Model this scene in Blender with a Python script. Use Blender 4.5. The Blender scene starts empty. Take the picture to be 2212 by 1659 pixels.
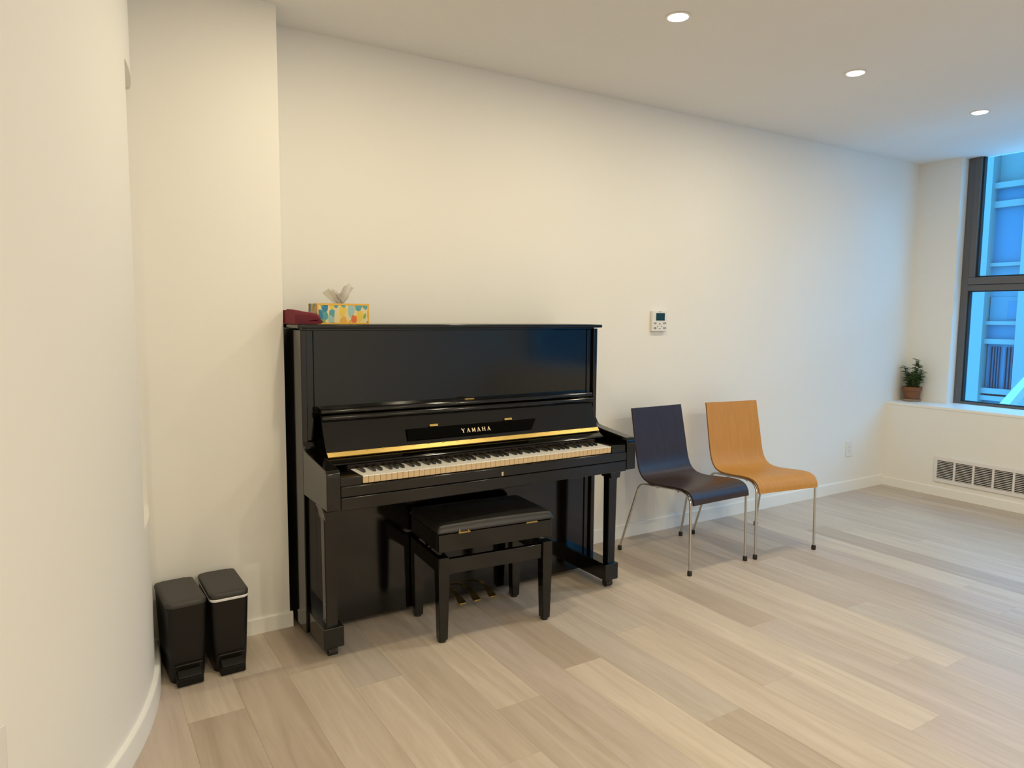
import bpy, bmesh, math, random
from mathutils import Vector, Matrix
random.seed(7)
R_ = math.radians
scene = bpy.context.scene
COL = scene.collection

# ------------------------------------------------------------------ camera
cd = bpy.data.cameras.new('camera')
cam = bpy.data.objects.new('camera', cd); COL.objects.link(cam)
F_PX, YAW, PITCH, ROLL = 1534.32, R_(-32.065), R_(-5.4945), R_(0.4236)
cd.sensor_fit = 'HORIZONTAL'; cd.sensor_width = 36.0; cd.lens = F_PX / 2212 * 36.0
cd.clip_start = 0.05; cd.clip_end = 200
fwd = Vector((math.sin(-YAW) * math.cos(PITCH), math.cos(YAW) * math.cos(PITCH), math.sin(PITCH)))
rgt = fwd.cross(Vector((0, 0, 1))).normalized(); upv = rgt.cross(fwd)
r2 = rgt * math.cos(ROLL) + upv * math.sin(ROLL); u2 = -rgt * math.sin(ROLL) + upv * math.cos(ROLL)
m = Matrix((r2, u2, -fwd)).transposed().to_4x4(); m.translation = Vector((-1.5516, -3.2441, 1.3512))
cam.matrix_world = m
scene.camera = cam

# ------------------------------------------------------------------ world (blue dusk daylight) and exposure
w = bpy.data.worlds.new('World'); scene.world = w; w.use_nodes = True
bg = w.node_tree.nodes['Background']
bg.inputs['Color'].default_value = (0.10, 0.50, 1.0, 1); bg.inputs['Strength'].default_value = 4.2
vs = scene.view_settings
vs.view_transform = 'Standard'; vs.look = 'None'; vs.gamma = 1.0; vs.use_curve_mapping = False
vs.exposure = 0.25
LAMP_W = 11.2
LAMP_COL = (1.0, 0.87, 0.61)
LENS_STRENGTH = 14.0

H = 2.588
XR = 4.066      # face of the ledge under the window
XU = 4.347      # face of the upper wall beside the window
ZS = 0.683      # top of the sill
Y0 = -6.8       # wall behind the camera

# ------------------------------------------------------------------ materials
MATS = {}
def mat(name, color, rough=0.5, metal=0.0, coat=0.0, spec=0.5, noise=0.0, nscale=20.0, bump=0.0, bscale=80.0, coat_rough=0.03):
    if name in MATS: return MATS[name]
    mt = bpy.data.materials.new(name); mt.use_nodes = True
    nt = mt.node_tree; b = nt.nodes['Principled BSDF']
    b.inputs['Base Color'].default_value = (*color, 1); b.inputs['Roughness'].default_value = rough
    b.inputs['Metallic'].default_value = metal; b.inputs['Coat Weight'].default_value = coat
    b.inputs['Coat Roughness'].default_value = coat_rough
    b.inputs['Specular IOR Level'].default_value = spec
    tc = nt.nodes.new('ShaderNodeTexCoord')
    if noise > 0:
        n = nt.nodes.new('ShaderNodeTexNoise'); n.inputs['Scale'].default_value = nscale; n.inputs['Detail'].default_value = 4
        nt.links.new(tc.outputs['Object'], n.inputs['Vector'])
        mx = nt.nodes.new('ShaderNodeMix'); mx.data_type = 'RGBA'
        mx.inputs['A'].default_value = (*[c * (1 - noise) for c in color], 1); mx.inputs['B'].default_value = (*[min(1, c * (1 + noise)) for c in color], 1)
        nt.links.new(n.outputs['Fac'], mx.inputs['Factor']); nt.links.new(mx.outputs['Result'], b.inputs['Base Color'])
    if bump > 0:
        n2 = nt.nodes.new('ShaderNodeTexNoise'); n2.inputs['Scale'].default_value = bscale; n2.inputs['Detail'].default_value = 3
        nt.links.new(tc.outputs['Object'], n2.inputs['Vector'])
        bp = nt.nodes.new('ShaderNodeBump'); bp.inputs['Strength'].default_value = bump; bp.inputs['Distance'].default_value = 0.002
        nt.links.new(n2.outputs['Fac'], bp.inputs['Height']); nt.links.new(bp.outputs['Normal'], b.inputs['Normal'])
    MATS[name] = mt
    return mt

WALL = mat('wall_paint', (0.86, 0.84, 0.79), 0.6, noise=0.01, nscale=3, bump=0.05, bscale=150, spec=0.3)
CEIL = mat('ceiling_paint', (0.86, 0.845, 0.81), 0.8, noise=0.01, nscale=3, spec=0.2)
TRIM = mat('trim_paint', (0.88, 0.87, 0.83), 0.4, noise=0.01, nscale=6)
EBONY = mat('black_polish', (0.0018, 0.0014, 0.0011), 0.10, coat=0.0, spec=0.52, noise=0.2, nscale=2, coat_rough=0.06)
EBONY_SATIN = mat('black_satin', (0.013, 0.011, 0.010), 0.28, noise=0.2, nscale=4)
LEATHER = mat('black_leather', (0.016, 0.014, 0.013), 0.36, noise=0.2, nscale=30, bump=0.35, bscale=260)
BRASS = mat('brass', (0.46, 0.32, 0.105), 0.38, metal=1.0, noise=0.08, nscale=30)
GOLD_PRINT = mat('gold_letters', (0.75, 0.62, 0.40), 0.35, metal=0.7, noise=0.05, nscale=30)
KEY_TOP = mat('white_key', (0.90, 0.87, 0.80), 0.2, coat=0.3, noise=0.02, nscale=20)
KEY_WOOD = mat('key_wood', (0.72, 0.53, 0.30), 0.45, noise=0.15, nscale=60)
KEY_BLACK = mat('black_key', (0.012, 0.011, 0.010), 0.22, noise=0.2, nscale=20)
FELT = mat('dark_felt', (0.012, 0.006, 0.006), 0.95, noise=0.3, nscale=60)
DARK_IN = mat('dark_interior', (0.012, 0.011, 0.010), 0.8, noise=0.2, nscale=10)
CHROME = mat('chrome', (0.60, 0.58, 0.55), 0.18, metal=1.0, noise=0.05, nscale=20)
RUBBER = mat('black_rubber', (0.015, 0.013, 0.012), 0.55, noise=0.2, nscale=30)
BIN_BODY = mat('bin_plastic', (0.007, 0.0055, 0.0042), 0.42, spec=0.32, noise=0.15, nscale=20, bump=0.05, bscale=200)
BIN_LID = mat('bin_lid_plastic', (0.040, 0.036, 0.031), 0.5, noise=0.1, nscale=25, bump=0.1, bscale=300)
LINER = mat('bin_liner', (0.75, 0.74, 0.72), 0.35, noise=0.05, nscale=40)
PLASTIC_W = mat('white_plastic', (0.80, 0.78, 0.75), 0.35, noise=0.02, nscale=20)
PLASTIC_G = mat('grey_print', (0.30, 0.28, 0.27), 0.5, noise=0.05, nscale=20)
LCD = mat('lcd_glass', (0.012, 0.040, 0.030), 0.15, noise=0.3, nscale=30)
SLOT = mat('outlet_slot', (0.25, 0.24, 0.23), 0.6, noise=0.1, nscale=20)
ALU = mat('window_aluminium', (0.125, 0.122, 0.122), 0.4, metal=0.2, noise=0.05, nscale=10)
ALU_DK = mat('window_gasket', (0.02, 0.02, 0.022), 0.6, noise=0.1, nscale=10)
VENT_M = mat('vent_enamel', (0.80, 0.76, 0.74), 0.4, noise=0.02, nscale=10)
VENT_DK = mat('vent_dark', (0.035, 0.032, 0.03), 0.8, noise=0.1, nscale=10)
TERRA = mat('terracotta', (0.20, 0.078, 0.030), 0.8, noise=0.22, nscale=22, bump=0.2, bscale=90)
SAUCER = mat('pale_clay', (0.30, 0.22, 0.155), 0.8, noise=0.15, nscale=22)
SOIL = mat('soil', (0.03, 0.018, 0.010), 0.95, noise=0.4, nscale=60, bump=0.8, bscale=90)
LEAF = mat('leaf_green', (0.085, 0.145, 0.045), 0.45, noise=0.45, nscale=25)
STEM = mat('stem_green', (0.10, 0.11, 0.035), 0.6, noise=0.2, nscale=25)
RED = mat('red_velvet', (0.105, 0.001, 0.010), 0.75, noise=0.35, nscale=18, bump=0.3, bscale=120)
MATS['red_velvet'].node_tree.nodes['Principled BSDF'].inputs['Sheen Weight'].default_value = 0.3
MATS['red_velvet'].node_tree.nodes['Principled BSDF'].inputs['Sheen Tint'].default_value = (0.8, 0.02, 0.12, 1)
TISSUE = mat('tissue_paper', (0.93, 0.91, 0.88), 0.9, noise=0.03, nscale=40)
_nt = TISSUE.node_tree; _tl = _nt.nodes.new('ShaderNodeBsdfTranslucent'); _tl.inputs['Color'].default_value = (0.95, 0.93, 0.90, 1)
_mx = _nt.nodes.new('ShaderNodeMixShader'); _mx.inputs[0].default_value = 0.5
_nt.links.new(_nt.nodes['Principled BSDF'].outputs[0], _mx.inputs[1]); _nt.links.new(_tl.outputs[0], _mx.inputs[2]); _nt.links.new(_mx.outputs[0], _nt.nodes['Material Output'].inputs['Surface'])
MAPLE = mat('honey_plywood', (0.52, 0.255, 0.075), 0.45, spec=0.3, noise=0.01, nscale=5)
WENGE = mat('dark_plywood', (0.040, 0.018, 0.014), 0.36, noise=0.01, nscale=5)
PLY_EDGE = mat('plywood_edge', (0.30, 0.13, 0.035), 0.5, noise=0.2, nscale=60)
TRIM_RING = mat('lamp_trim', (0.85, 0.83, 0.80), 0.4, noise=0.02, nscale=20)
FAC_L = mat('facade_pale', (0.20, 0.24, 0.235), 0.8, noise=0.04, nscale=0.8)
FAC_M = mat('facade_panel', (0.09, 0.18, 0.23), 0.7, noise=0.05, nscale=0.8)
FAC_D = mat('facade_louvre_dark', (0.02, 0.05, 0.09), 0.7, noise=0.1, nscale=1)
FAC_G = mat('facade_glass', (0.04, 0.145, 0.23), 0.5, noise=0.05, nscale=1)

def wood_grain(mt, dark, light, sc, axis_scale):
    nt = mt.node_tree; b = nt.nodes['Principled BSDF']
    tc = nt.nodes.new('ShaderNodeTexCoord'); mp = nt.nodes.new('ShaderNodeMapping'); mp.inputs['Scale'].default_value = axis_scale
    n = nt.nodes.new('ShaderNodeTexNoise'); n.inputs['Scale'].default_value = sc; n.inputs['Detail'].default_value = 6; n.inputs['Roughness'].default_value = 0.6
    cr = nt.nodes.new('ShaderNodeValToRGB'); cr.color_ramp.elements[0].color = (*dark, 1); cr.color_ramp.elements[1].color = (*light, 1)
    cr.color_ramp.elements[0].position = 0.3; cr.color_ramp.elements[1].position = 0.7
    nt.links.new(tc.outputs['Object'], mp.inputs['Vector']); nt.links.new(mp.outputs['Vector'], n.inputs['Vector'])
    nt.links.new(n.outputs['Fac'], cr.inputs['Fac']); nt.links.new(cr.outputs['Color'], b.inputs['Base Color'])
wood_grain(MAPLE, (0.50, 0.225, 0.045), (0.57, 0.275, 0.062), 6, (14, 1.2, 1.2))
wood_grain(WENGE, (0.019, 0.008, 0.007), (0.034, 0.015, 0.012), 6, (14, 1.2, 1.2))

# floor planks: tint from the object's own colour, grain along the plank
def plank_material():
    mt = bpy.data.materials.new('oak_plank'); mt.use_nodes = True
    nt = mt.node_tree; b = nt.nodes['Principled BSDF']; L = nt.links.new
    oi = nt.nodes.new('ShaderNodeObjectInfo'); geo = nt.nodes.new('ShaderNodeNewGeometry')
    mul = nt.nodes.new('ShaderNodeMath'); mul.operation = 'MULTIPLY'; mul.inputs[1].default_value = 37.0
    L(oi.outputs['Random'], mul.inputs[0])
    cmb = nt.nodes.new('ShaderNodeCombineXYZ'); L(mul.outputs[0], cmb.inputs['X']); L(mul.outputs[0], cmb.inputs['Z'])
    add = nt.nodes.new('ShaderNodeVectorMath'); add.operation = 'ADD'; L(geo.outputs['Position'], add.inputs[0]); L(cmb.outputs[0], add.inputs[1])
    mp = nt.nodes.new('ShaderNodeMapping'); mp.inputs['Scale'].default_value = (16, 1.1, 1); L(add.outputs[0], mp.inputs['Vector'])
    n = nt.nodes.new('ShaderNodeTexNoise'); n.inputs['Scale'].default_value = 1.6; n.inputs['Detail'].default_value = 7; n.inputs['Roughness'].default_value = 0.62
    n.inputs['Distortion'].default_value = 0.6
    L(mp.outputs['Vector'], n.inputs['Vector'])
    cr = nt.nodes.new('ShaderNodeValToRGB')
    cr.color_ramp.elements[0].position = 0.25; cr.color_ramp.elements[0].color = (0.80, 0.77, 0.73, 1)
    cr.color_ramp.elements[1].position = 0.75; cr.color_ramp.elements[1].color = (1.12, 1.13, 1.14, 1)
    L(n.outputs['Fac'], cr.inputs['Fac'])
    mx = nt.nodes.new('ShaderNodeMix'); mx.data_type = 'RGBA'; mx.blend_type = 'MULTIPLY'; mx.inputs['Factor'].default_value = 1
    L(oi.outputs['Color'], mx.inputs['A']); L(cr.outputs['Color'], mx.inputs['B']); L(mx.outputs['Result'], b.inputs['Base Color'])
    b.inputs['Roughness'].default_value = 0.40; b.inputs['Specular IOR Level'].default_value = 0.45
    bp = nt.nodes.new('ShaderNodeBump'); bp.inputs['Strength'].default_value = 0.08; bp.inputs['Distance'].default_value = 0.001
    L(n.outputs['Fac'], bp.inputs['Height']); L(bp.outputs['Normal'], b.inputs['Normal'])
    return mt
PLANK = plank_material()

def glass_material():
    mt = bpy.data.materials.new('window_glass'); mt.use_nodes = True
    nt = mt.node_tree; nt.nodes.remove(nt.nodes['Principled BSDF']); out = nt.nodes['Material Output']
    tr = nt.nodes.new('ShaderNodeBsdfTransparent'); tr.inputs['Color'].default_value = (0.95, 0.97, 0.98, 1)
    gl = nt.nodes.new('ShaderNodeBsdfGlossy'); gl.inputs['Roughness'].default_value = 0.02
    lw = nt.nodes.new('ShaderNodeLayerWeight'); lw.inputs['Blend'].default_value = 0.5
    pw = nt.nodes.new('ShaderNodeMath'); pw.operation = 'POWER'; pw.inputs[1].default_value = 5.0
    fr = nt.nodes.new('ShaderNodeMath'); fr.operation = 'MULTIPLY_ADD'; fr.inputs[1].default_value = 0.9; fr.inputs[2].default_value = 0.04
    nt.links.new(lw.outputs['Facing'], pw.inputs[0]); nt.links.new(pw.outputs[0], fr.inputs[0])
    mx = nt.nodes.new('ShaderNodeMixShader')
    nt.links.new(fr.outputs[0], mx.inputs[0]); nt.links.new(tr.outputs[0], mx.inputs[1]); nt.links.new(gl.outputs[0], mx.inputs[2])
    nt.links.new(mx.outputs[0], out.inputs['Surface'])
    return mt
GLASS = glass_material()

def emit_material(name, col, s):
    mt = bpy.data.materials.new(name); mt.use_nodes = True
    b = mt.node_tree.nodes['Principled BSDF']
    b.inputs['Base Color'].default_value = (*col, 1); b.inputs['Emission Color'].default_value = (*col, 1); b.inputs['Emission Strength'].default_value = s
    return mt
LENS = emit_material('lamp_lens', (1.0, 0.90, 0.74), LENS_STRENGTH)

def tissue_box_material():
    mt = bpy.data.materials.new('printed_card'); mt.use_nodes = True
    nt = mt.node_tree; b = nt.nodes['Principled BSDF']; L = nt.links.new
    tc = nt.nodes.new('ShaderNodeTexCoord')
    mp = nt.nodes.new('ShaderNodeMapping'); mp.inputs['Scale'].default_value = (1.0, 1, 0.62); mp.inputs['Rotation'].default_value = (0, 0.5, 0); L(tc.outputs['Object'], mp.inputs['Vector'])
    nz = nt.nodes.new('ShaderNodeTexNoise'); nz.inputs['Scale'].default_value = 45; L(mp.outputs[0], nz.inputs['Vector'])
    ad = nt.nodes.new('ShaderNodeVectorMath'); ad.operation = 'MULTIPLY_ADD'; ad.inputs[1].default_value = (0.016, 0.016, 0.016)
    L(nz.outputs['Color'], ad.inputs[0]); L(mp.outputs[0], ad.inputs[2])
    vo = nt.nodes.new('ShaderNodeTexVoronoi'); vo.inputs['Scale'].default_value = 34; L(ad.outputs[0], vo.inputs['Vector'])
    sep = nt.nodes.new('ShaderNodeSeparateColor'); L(vo.outputs['Color'], sep.inputs[0])
    cr = nt.nodes.new('ShaderNodeValToRGB'); cr.color_ramp.interpolation = 'CONSTANT'
    cols = [(0.0, (0.10, 0.36, 0.40)), (0.2, (0.80, 0.42, 0.05)), (0.38, (0.22, 0.42, 0.12)), (0.52, (0.03, 0.22, 0.36)), (0.66, (0.82, 0.58, 0.08)), (0.8, (0.75, 0.16, 0.04)), (0.9, (0.36, 0.55, 0.50))]
    e = cr.color_ramp.elements
    e[0].position, e[0].color = cols[0][0], (*cols[0][1], 1); e[1].position, e[1].color = cols[1][0], (*cols[1][1], 1)
    for p_, c_ in cols[2:]:
        el = e.new(p_); el.color = (*c_, 1)
    L(sep.outputs[0], cr.inputs['Fac'])
    edge = nt.nodes.new('ShaderNodeValToRGB'); edge.color_ramp.interpolation = 'CONSTANT'
    edge.color_ramp.elements[0].color = (1, 1, 1, 1); edge.color_ramp.elements[1].position = 0.56; edge.color_ramp.elements[1].color = (0, 0, 0, 1)
    L(vo.outputs['Distance'], edge.inputs['Fac'])
    mx = nt.nodes.new('ShaderNodeMix'); mx.data_type = 'RGBA'; mx.inputs['A'].default_value = (0.80, 0.66, 0.36, 1)
    L(edge.outputs['Color'], mx.inputs['Factor']); L(cr.outputs['Color'], mx.inputs['B']); L(mx.outputs['Result'], b.inputs['Base Color'])
    b.inputs['Roughness'].default_value = 0.4
    return mt
CARD = tissue_box_material()
CARD_EDGE = mat('yellow_card', (0.80, 0.46, 0.06), 0.45, noise=0.05, nscale=40)

# ------------------------------------------------------------------ mesh helpers
def NB(): return bmesh.new()
def box(bm, x0, x1, y0, y1, z0, z1, bev=0.0, seg=2):
    x0, x1 = min(x0, x1), max(x0, x1); y0, y1 = min(y0, y1), max(y0, y1); z0, z1 = min(z0, z1), max(z0, z1)
    r = bmesh.ops.create_cube(bm, size=1.0, matrix=Matrix.Translation(((x0 + x1) / 2, (y0 + y1) / 2, (z0 + z1) / 2)) @ Matrix.Diagonal((x1 - x0, y1 - y0, z1 - z0, 1)))
    if bev > 0:
        es = list({e for v in r['verts'] for e in v.link_edges})
        bmesh.ops.bevel(bm, geom=es, offset=bev, segments=seg, profile=0.5, affect='EDGES')
    return bm
def prism(bm, pts, a0, a1, axis='x', bev=0.0, seg=2):
    """pts: closed outline in the plane normal to axis; extruded from a0 to a1"""
    def P(u, v, a):
        return (a, u, v) if axis == 'x' else ((u, a, v) if axis == 'y' else (u, v, a))
    v0 = [bm.verts.new(P(u, v, a0)) for u, v in pts]; v1 = [bm.verts.new(P(u, v, a1)) for u, v in pts]
    fs = [bm.faces.new(v0), bm.faces.new(v1[::-1])]
    n = len(pts)
    for i in range(n):
        fs.append(bm.faces.new((v0[i], v1[i], v1[(i + 1) % n], v0[(i + 1) % n])))
    bmesh.ops.recalc_face_normals(bm, faces=fs)
    if bev > 0:
        es = [e for e in {e for f in fs for e in f.edges} if len(e.link_faces) == 2 and e.calc_face_angle(0) > R_(35)]
        bmesh.ops.bevel(bm, geom=es, offset=bev, segments=seg, profile=0.5, affect='EDGES')
    return bm
def tube(bm, path, r, n=10, caps=True, r_end=None):
    path = [Vector(p) for p in path]; rings = []
    t = (path[1] - path[0]).normalized(); ref = Vector((0, 0, 1)) if abs(t.z) < 0.9 else Vector((1, 0, 0))
    nrm = t.cross(ref).normalized()
    for i, p in enumerate(path):
        if i == 0: tt = path[1] - path[0]
        elif i == len(path) - 1: tt = path[-1] - path[-2]
        else: tt = (path[i + 1] - path[i]).normalized() + (path[i] - path[i - 1]).normalized()
        tt.normalize(); nrm = (nrm - tt * nrm.dot(tt)).normalized(); bn = tt.cross(nrm)
        rr = r if r_end is None else r + (r_end - r) * i / (len(path) - 1)
        rings.append([bm.verts.new(p + nrm * rr * math.cos(a) + bn * rr * math.sin(a)) for a in [2 * math.pi * k / n for k in range(n)]])
    for a, b in zip(rings, rings[1:]):
        for k in range(n): bm.faces.new((a[k], a[(k + 1) % n], b[(k + 1) % n], b[k]))
    if caps:
        bm.faces.new(rings[0][::-1]); bm.faces.new(rings[-1])
    return bm
def lathe(bm, prof, c=(0, 0, 0), n=28, cap0=True, cap1=True):
    rings = []
    for r, z in prof:
        rings.append([bm.verts.new((c[0] + r * math.cos(2 * math.pi * k / n), c[1] + r * math.sin(2 * math.pi * k / n), c[2] + z)) for k in range(n)])
    for a, b in zip(rings, rings[1:]):
        for k in range(n): bm.faces.new((a[k], a[(k + 1) % n], b[(k + 1) % n], b[k]))
    if cap0: bm.faces.new(rings[0][::-1])
    if cap1: bm.faces.new(rings[-1])
    return bm
def arc_pts(cx, cy, r, a0, a1, n):
    return [(cx + r * math.cos(R_(a0 + (a1 - a0) * i / n)), cy + r * math.sin(R_(a0 + (a1 - a0) * i / n))) for i in range(n + 1)]
def fillet(path, rad, n=6):
    """round the corners of an open 3-D polyline"""
    P = [Vector(p) for p in path]; out = [P[0]]
    for i in range(1, len(P) - 1):
        a, b, c = P[i - 1], P[i], P[i + 1]
        d1 = (a - b); d2 = (c - b); rr = min(rad, d1.length * 0.45, d2.length * 0.45)
        p1 = b + d1.normalized() * rr; p2 = b + d2.normalized() * rr
        for k in range(n + 1):
            t = k / n; out.append((1 - t) ** 2 * p1 + 2 * t * (1 - t) * b + t * t * p2)
    out.append(P[-1]); return out
def obj(name, bm, mt, parent=None, org=(0, 0, 0), smooth=True, mats=None, loc=None):
    """links the bmesh as one object; org = parent's world origin when coordinates are given in world space"""
    o3 = Vector(org)
    if o3.length: bmesh.ops.translate(bm, verts=bm.verts, vec=-o3)
    bmesh.ops.recalc_face_normals(bm, faces=bm.faces)
    me = bpy.data.meshes.new(name); bm.to_mesh(me); bm.free()
    for x in (mats or [mt]): me.materials.append(x)
    if smooth and len(me.polygons):
        me.polygons.foreach_set('use_smooth', [True] * len(me.polygons)); me.set_sharp_from_angle(angle=R_(48))
    ob = bpy.data.objects.new(name, me); COL.objects.link(ob)
    if smooth and len(me.polygons):
        wn = ob.modifiers.new('weighted_normals', 'WEIGHTED_NORMAL'); wn.keep_sharp = True; wn.weight = 100
    if parent is not None: ob.parent = parent
    if loc is not None: ob.location = loc
    return ob
def thing(name, label, cat, loc=(0, 0, 0), rz=0.0, group=None):
    e = bpy.data.objects.new(name, None); COL.objects.link(e); e.location = loc; e.rotation_euler = (0, 0, rz)
    e.empty_display_size = 0.1; tag(e, label, cat, group); return e
def tag(o, label, cat, group=None):
    o['label'] = label; o['category'] = cat
    if group: o['group'] = group
def struct(o, label, cat):
    o['kind'] = 'structure'; o['label'] = label; o['category'] = cat; return o
def dup(o, parent=None):
    c = o.copy(); COL.objects.link(c)
    if parent is not None: c.parent = parent
    for ch in list(o.children):
        d = ch.copy(); COL.objects.link(d); d.parent = c
        for g in list(ch.children):
            h = g.copy(); COL.objects.link(h); h.parent = d
    return c

# ------------------------------------------------------------------ room shell
b = NB(); box(b, -3.4, 4.6, Y0 - 0.2, 0.15, -0.12, -0.012)
floor = struct(obj('floor', b, mat('subfloor', (0.36, 0.30, 0.24), 0.9, noise=0.1), smooth=False), 'pale oak plank floor running towards the piano wall', 'floor')
# planks: pitch 0.183 m, laid at right angles to the piano wall
PW, GAP, LEN = 0.183, 0.0005, 1.83
pb = NB(); box(pb, 0, PW - GAP, -1, 0, -0.012, 0, 0.0)
plank_mesh = bpy.data.meshes.new('plank'); pb.to_mesh(plank_mesh); pb.free(); plank_mesh.materials.append(PLANK)
TONES = {'d': (0.475, 0.385, 0.305), 'm': (0.540, 0.450, 0.365), 'l': (0.605, 0.510, 0.410), 'g': (0.525, 0.450, 0.378), 'p': (0.545, 0.452, 0.384), 'w': (0.570, 0.478, 0.390)}
# seams seen in the photograph: column -> (joint y, tone behind the joint, tone in front of it)
SEEN = {0: (-0.79, 'w', 'd'), 2: (-0.64, 'd', 'w'), 5: (-1.25, 'l', 'm'), 7: (-1.14, 'd', 'l'), 8: (-1.68, 'g', 'd'), 9: (-1.007, 'g', 'l'), 10: (-1.62, 'm', 'w'),
        11: (-2.067, 'l', 'p'), 12: (-1.263, 'd', 'p'), 13: (-1.79, 'w', 'm'), 14: (-1.9, 'l', 'p'), 15: (-1.36, 'm', 'g'), 17: (-2.45, 'd', 'm'), 18: (-1.77, 'p', 'g'), 16: (-0.72, 'd', 'm'), 6: (-0.55, 'm', 'p'), 4: (-1.52, 'm', 'w'), 3: (-0.86, 'g', 'w')}
X_OFF = -1.269
for c in range(-11, 30):
    x = X_OFF + c * PW
    if x > XR - 0.02: break
    w_ = min(PW, XR + 0.0 - x) / PW
    if c in SEEN:
        j, t1, t2 = SEEN[c]
    else:
        j, t1, t2 = -random.uniform(0.3, 1.8), random.choice('mlgpw'), random.choice('mlgpwd')
    cuts = [j]
    while cuts[0] < -0.001: cuts.insert(0, cuts[0] + LEN)
    while cuts[-1] > Y0: cuts.append(cuts[-1] - LEN)
    for a, bb in zip(cuts, cuts[1:]):
        a2, b2 = min(a, 0.0), max(bb, Y0)
        if a2 - b2 < 0.03: continue
        tone = t1 if abs(bb - j) < 1e-6 else (t2 if abs(a - j) < 1e-6 else random.choice('mlgpwd'))
        k = random.uniform(0.96, 1.04)
        o = bpy.data.objects.new('plank', plank_mesh); COL.objects.link(o); o.parent = floor
        o.location = (x, a2, 0); o.scale = (w_, a2 - b2 - GAP, 1); o.color = (*[v * k for v in TONES[tone]], 1)

b = NB(); box(b, -3.4, 4.522, Y0 - 0.2, 0.2, H, H + 0.12)
struct(obj('ceiling', b, CEIL, smooth=False), 'plain off-white flat ceiling', 'ceiling')
b = NB(); box(b, -0.782, 4.7, 0.0, 0.15, -0.1, H)
struct(obj('wall_back', b, WALL, smooth=False), 'long cream wall behind the piano and chairs', 'wall')
b = NB(); box(b, -3.0, -0.782, -0.21, 0.15, -0.1, H)
struct(obj('wall_pilaster', b, WALL, smooth=False), 'flat cream wall pier beside the piano, above the bins', 'wall')
b = NB(); box(b, -3.4, 4.7, Y0 - 0.2, Y0, -0.1, H)
struct(obj('wall_front', b, WALL, smooth=False), 'plain wall behind the viewer', 'wall')
b = NB(); box(b, -3.4, -3.12, Y0, -2.0, -0.1, H)
struct(obj('wall_side', b, WALL, smooth=False), 'plain side wall behind the viewer', 'wall')

# curved wall on the left, with a tall shallow niche near its far end
CC = (-3.12, -0.25); RW = 1.80
def wedge(bm, a0, a1, ri, ro, z0, z1, step=0.6, chamfer=0.0):
    n = max(1, int(abs(a1 - a0) / step)); rows = []
    prof = [(ri, z0), (ro, z0), (ro, z1 - chamfer), (ro - chamfer, z1), (ri, z1)] if chamfer else [(ri, z0), (ro, z0), (ro, z1), (ri, z1)]
    for i in range(n + 1):
        a = R_(a0 + (a1 - a0) * i / n)
        rows.append([bm.verts.new((CC[0] + r * math.cos(a), CC[1] + r * math.sin(a), z)) for r, z in prof])
    q = len(prof)
    for A, B in zip(rows, rows[1:]):
        for k in range(q): bm.faces.new((A[k], A[(k + 1) % q], B[(k + 1) % q], B[k]))
    bm.faces.new(rows[0]); bm.faces.new(rows[-1][::-1])
b = NB()
NA, NBb = -12.0, -1.2
wedge(b, -90, NA, RW - 0.2, RW, 0, H); wedge(b, NA, NBb, RW - 0.2, RW, 0, 0.63); wedge(b, NA, NBb, RW - 0.2, RW, 2.15, H)
wedge(b, NA, NBb, RW - 0.2, RW - 0.05, 0.63, 2.15); wedge(b, NBb, 1.27, RW - 0.2, RW, 0, H)
struct(obj('wall_left', b, WALL), 'smooth convex curved wall on the left with a tall narrow recess', 'wall')
b = NB(); wedge(b, -90, 0.8, RW, RW + 0.018, 0, 0.082, chamfer=0.006)
struct(obj('baseboard_left', b, TRIM), 'white baseboard following the curved wall', 'baseboard')

# right wall: ledge under the window, pier beside it, wall beyond
b = NB(); box(b, XR, 4.7, Y0, 0.0, -0.1, ZS - 0.021); box(b, XU, 4.62, -0.33, 0.0, ZS - 0.021, H); box(b, XU, 4.62, -3.85, -3.35, ZS - 0.021, H); box(b, XU, 4.62, Y0, -6.6, ZS - 0.021, H)
struct(obj('wall_right', b, WALL, smooth=False), 'cream wall with a deep ledge under the window', 'wall')
b = NB(); box(b, XR - 0.004, 4.47, Y0, 0.0, ZS - 0.021, ZS, 0.003)
struct(obj('trim_1', b, TRIM), 'white window sill ledge carrying the potted plant', 'window sill')
b = NB(); prism(b, [(0, 0), (-0.013, 0), (-0.013, 0.074), (-0.008, 0.082), (0, 0.082)], -0.77, XR, 'x')
struct(obj('baseboard_back', b, TRIM), 'white baseboard along the piano wall', 'baseboard')
b = NB(); prism(b, [(XR, 0), (XR - 0.013, 0), (XR - 0.013, 0.062), (XR - 0.008, 0.068), (XR, 0.068)], Y0, -0.013, 'y')
struct(obj('baseboard_right', b, TRIM), 'white baseboard under the window ledge', 'baseboard')
b = NB(); prism(b, [(-0.21, 0), (-0.223, 0), (-0.223, 0.06), (-0.218, 0.066), (-0.21, 0.066)], -1.33, -0.771, 'x')
struct(obj('baseboard_pilaster', b, TRIM), 'short white baseboard between the bins and the piano', 'baseboard')

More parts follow.
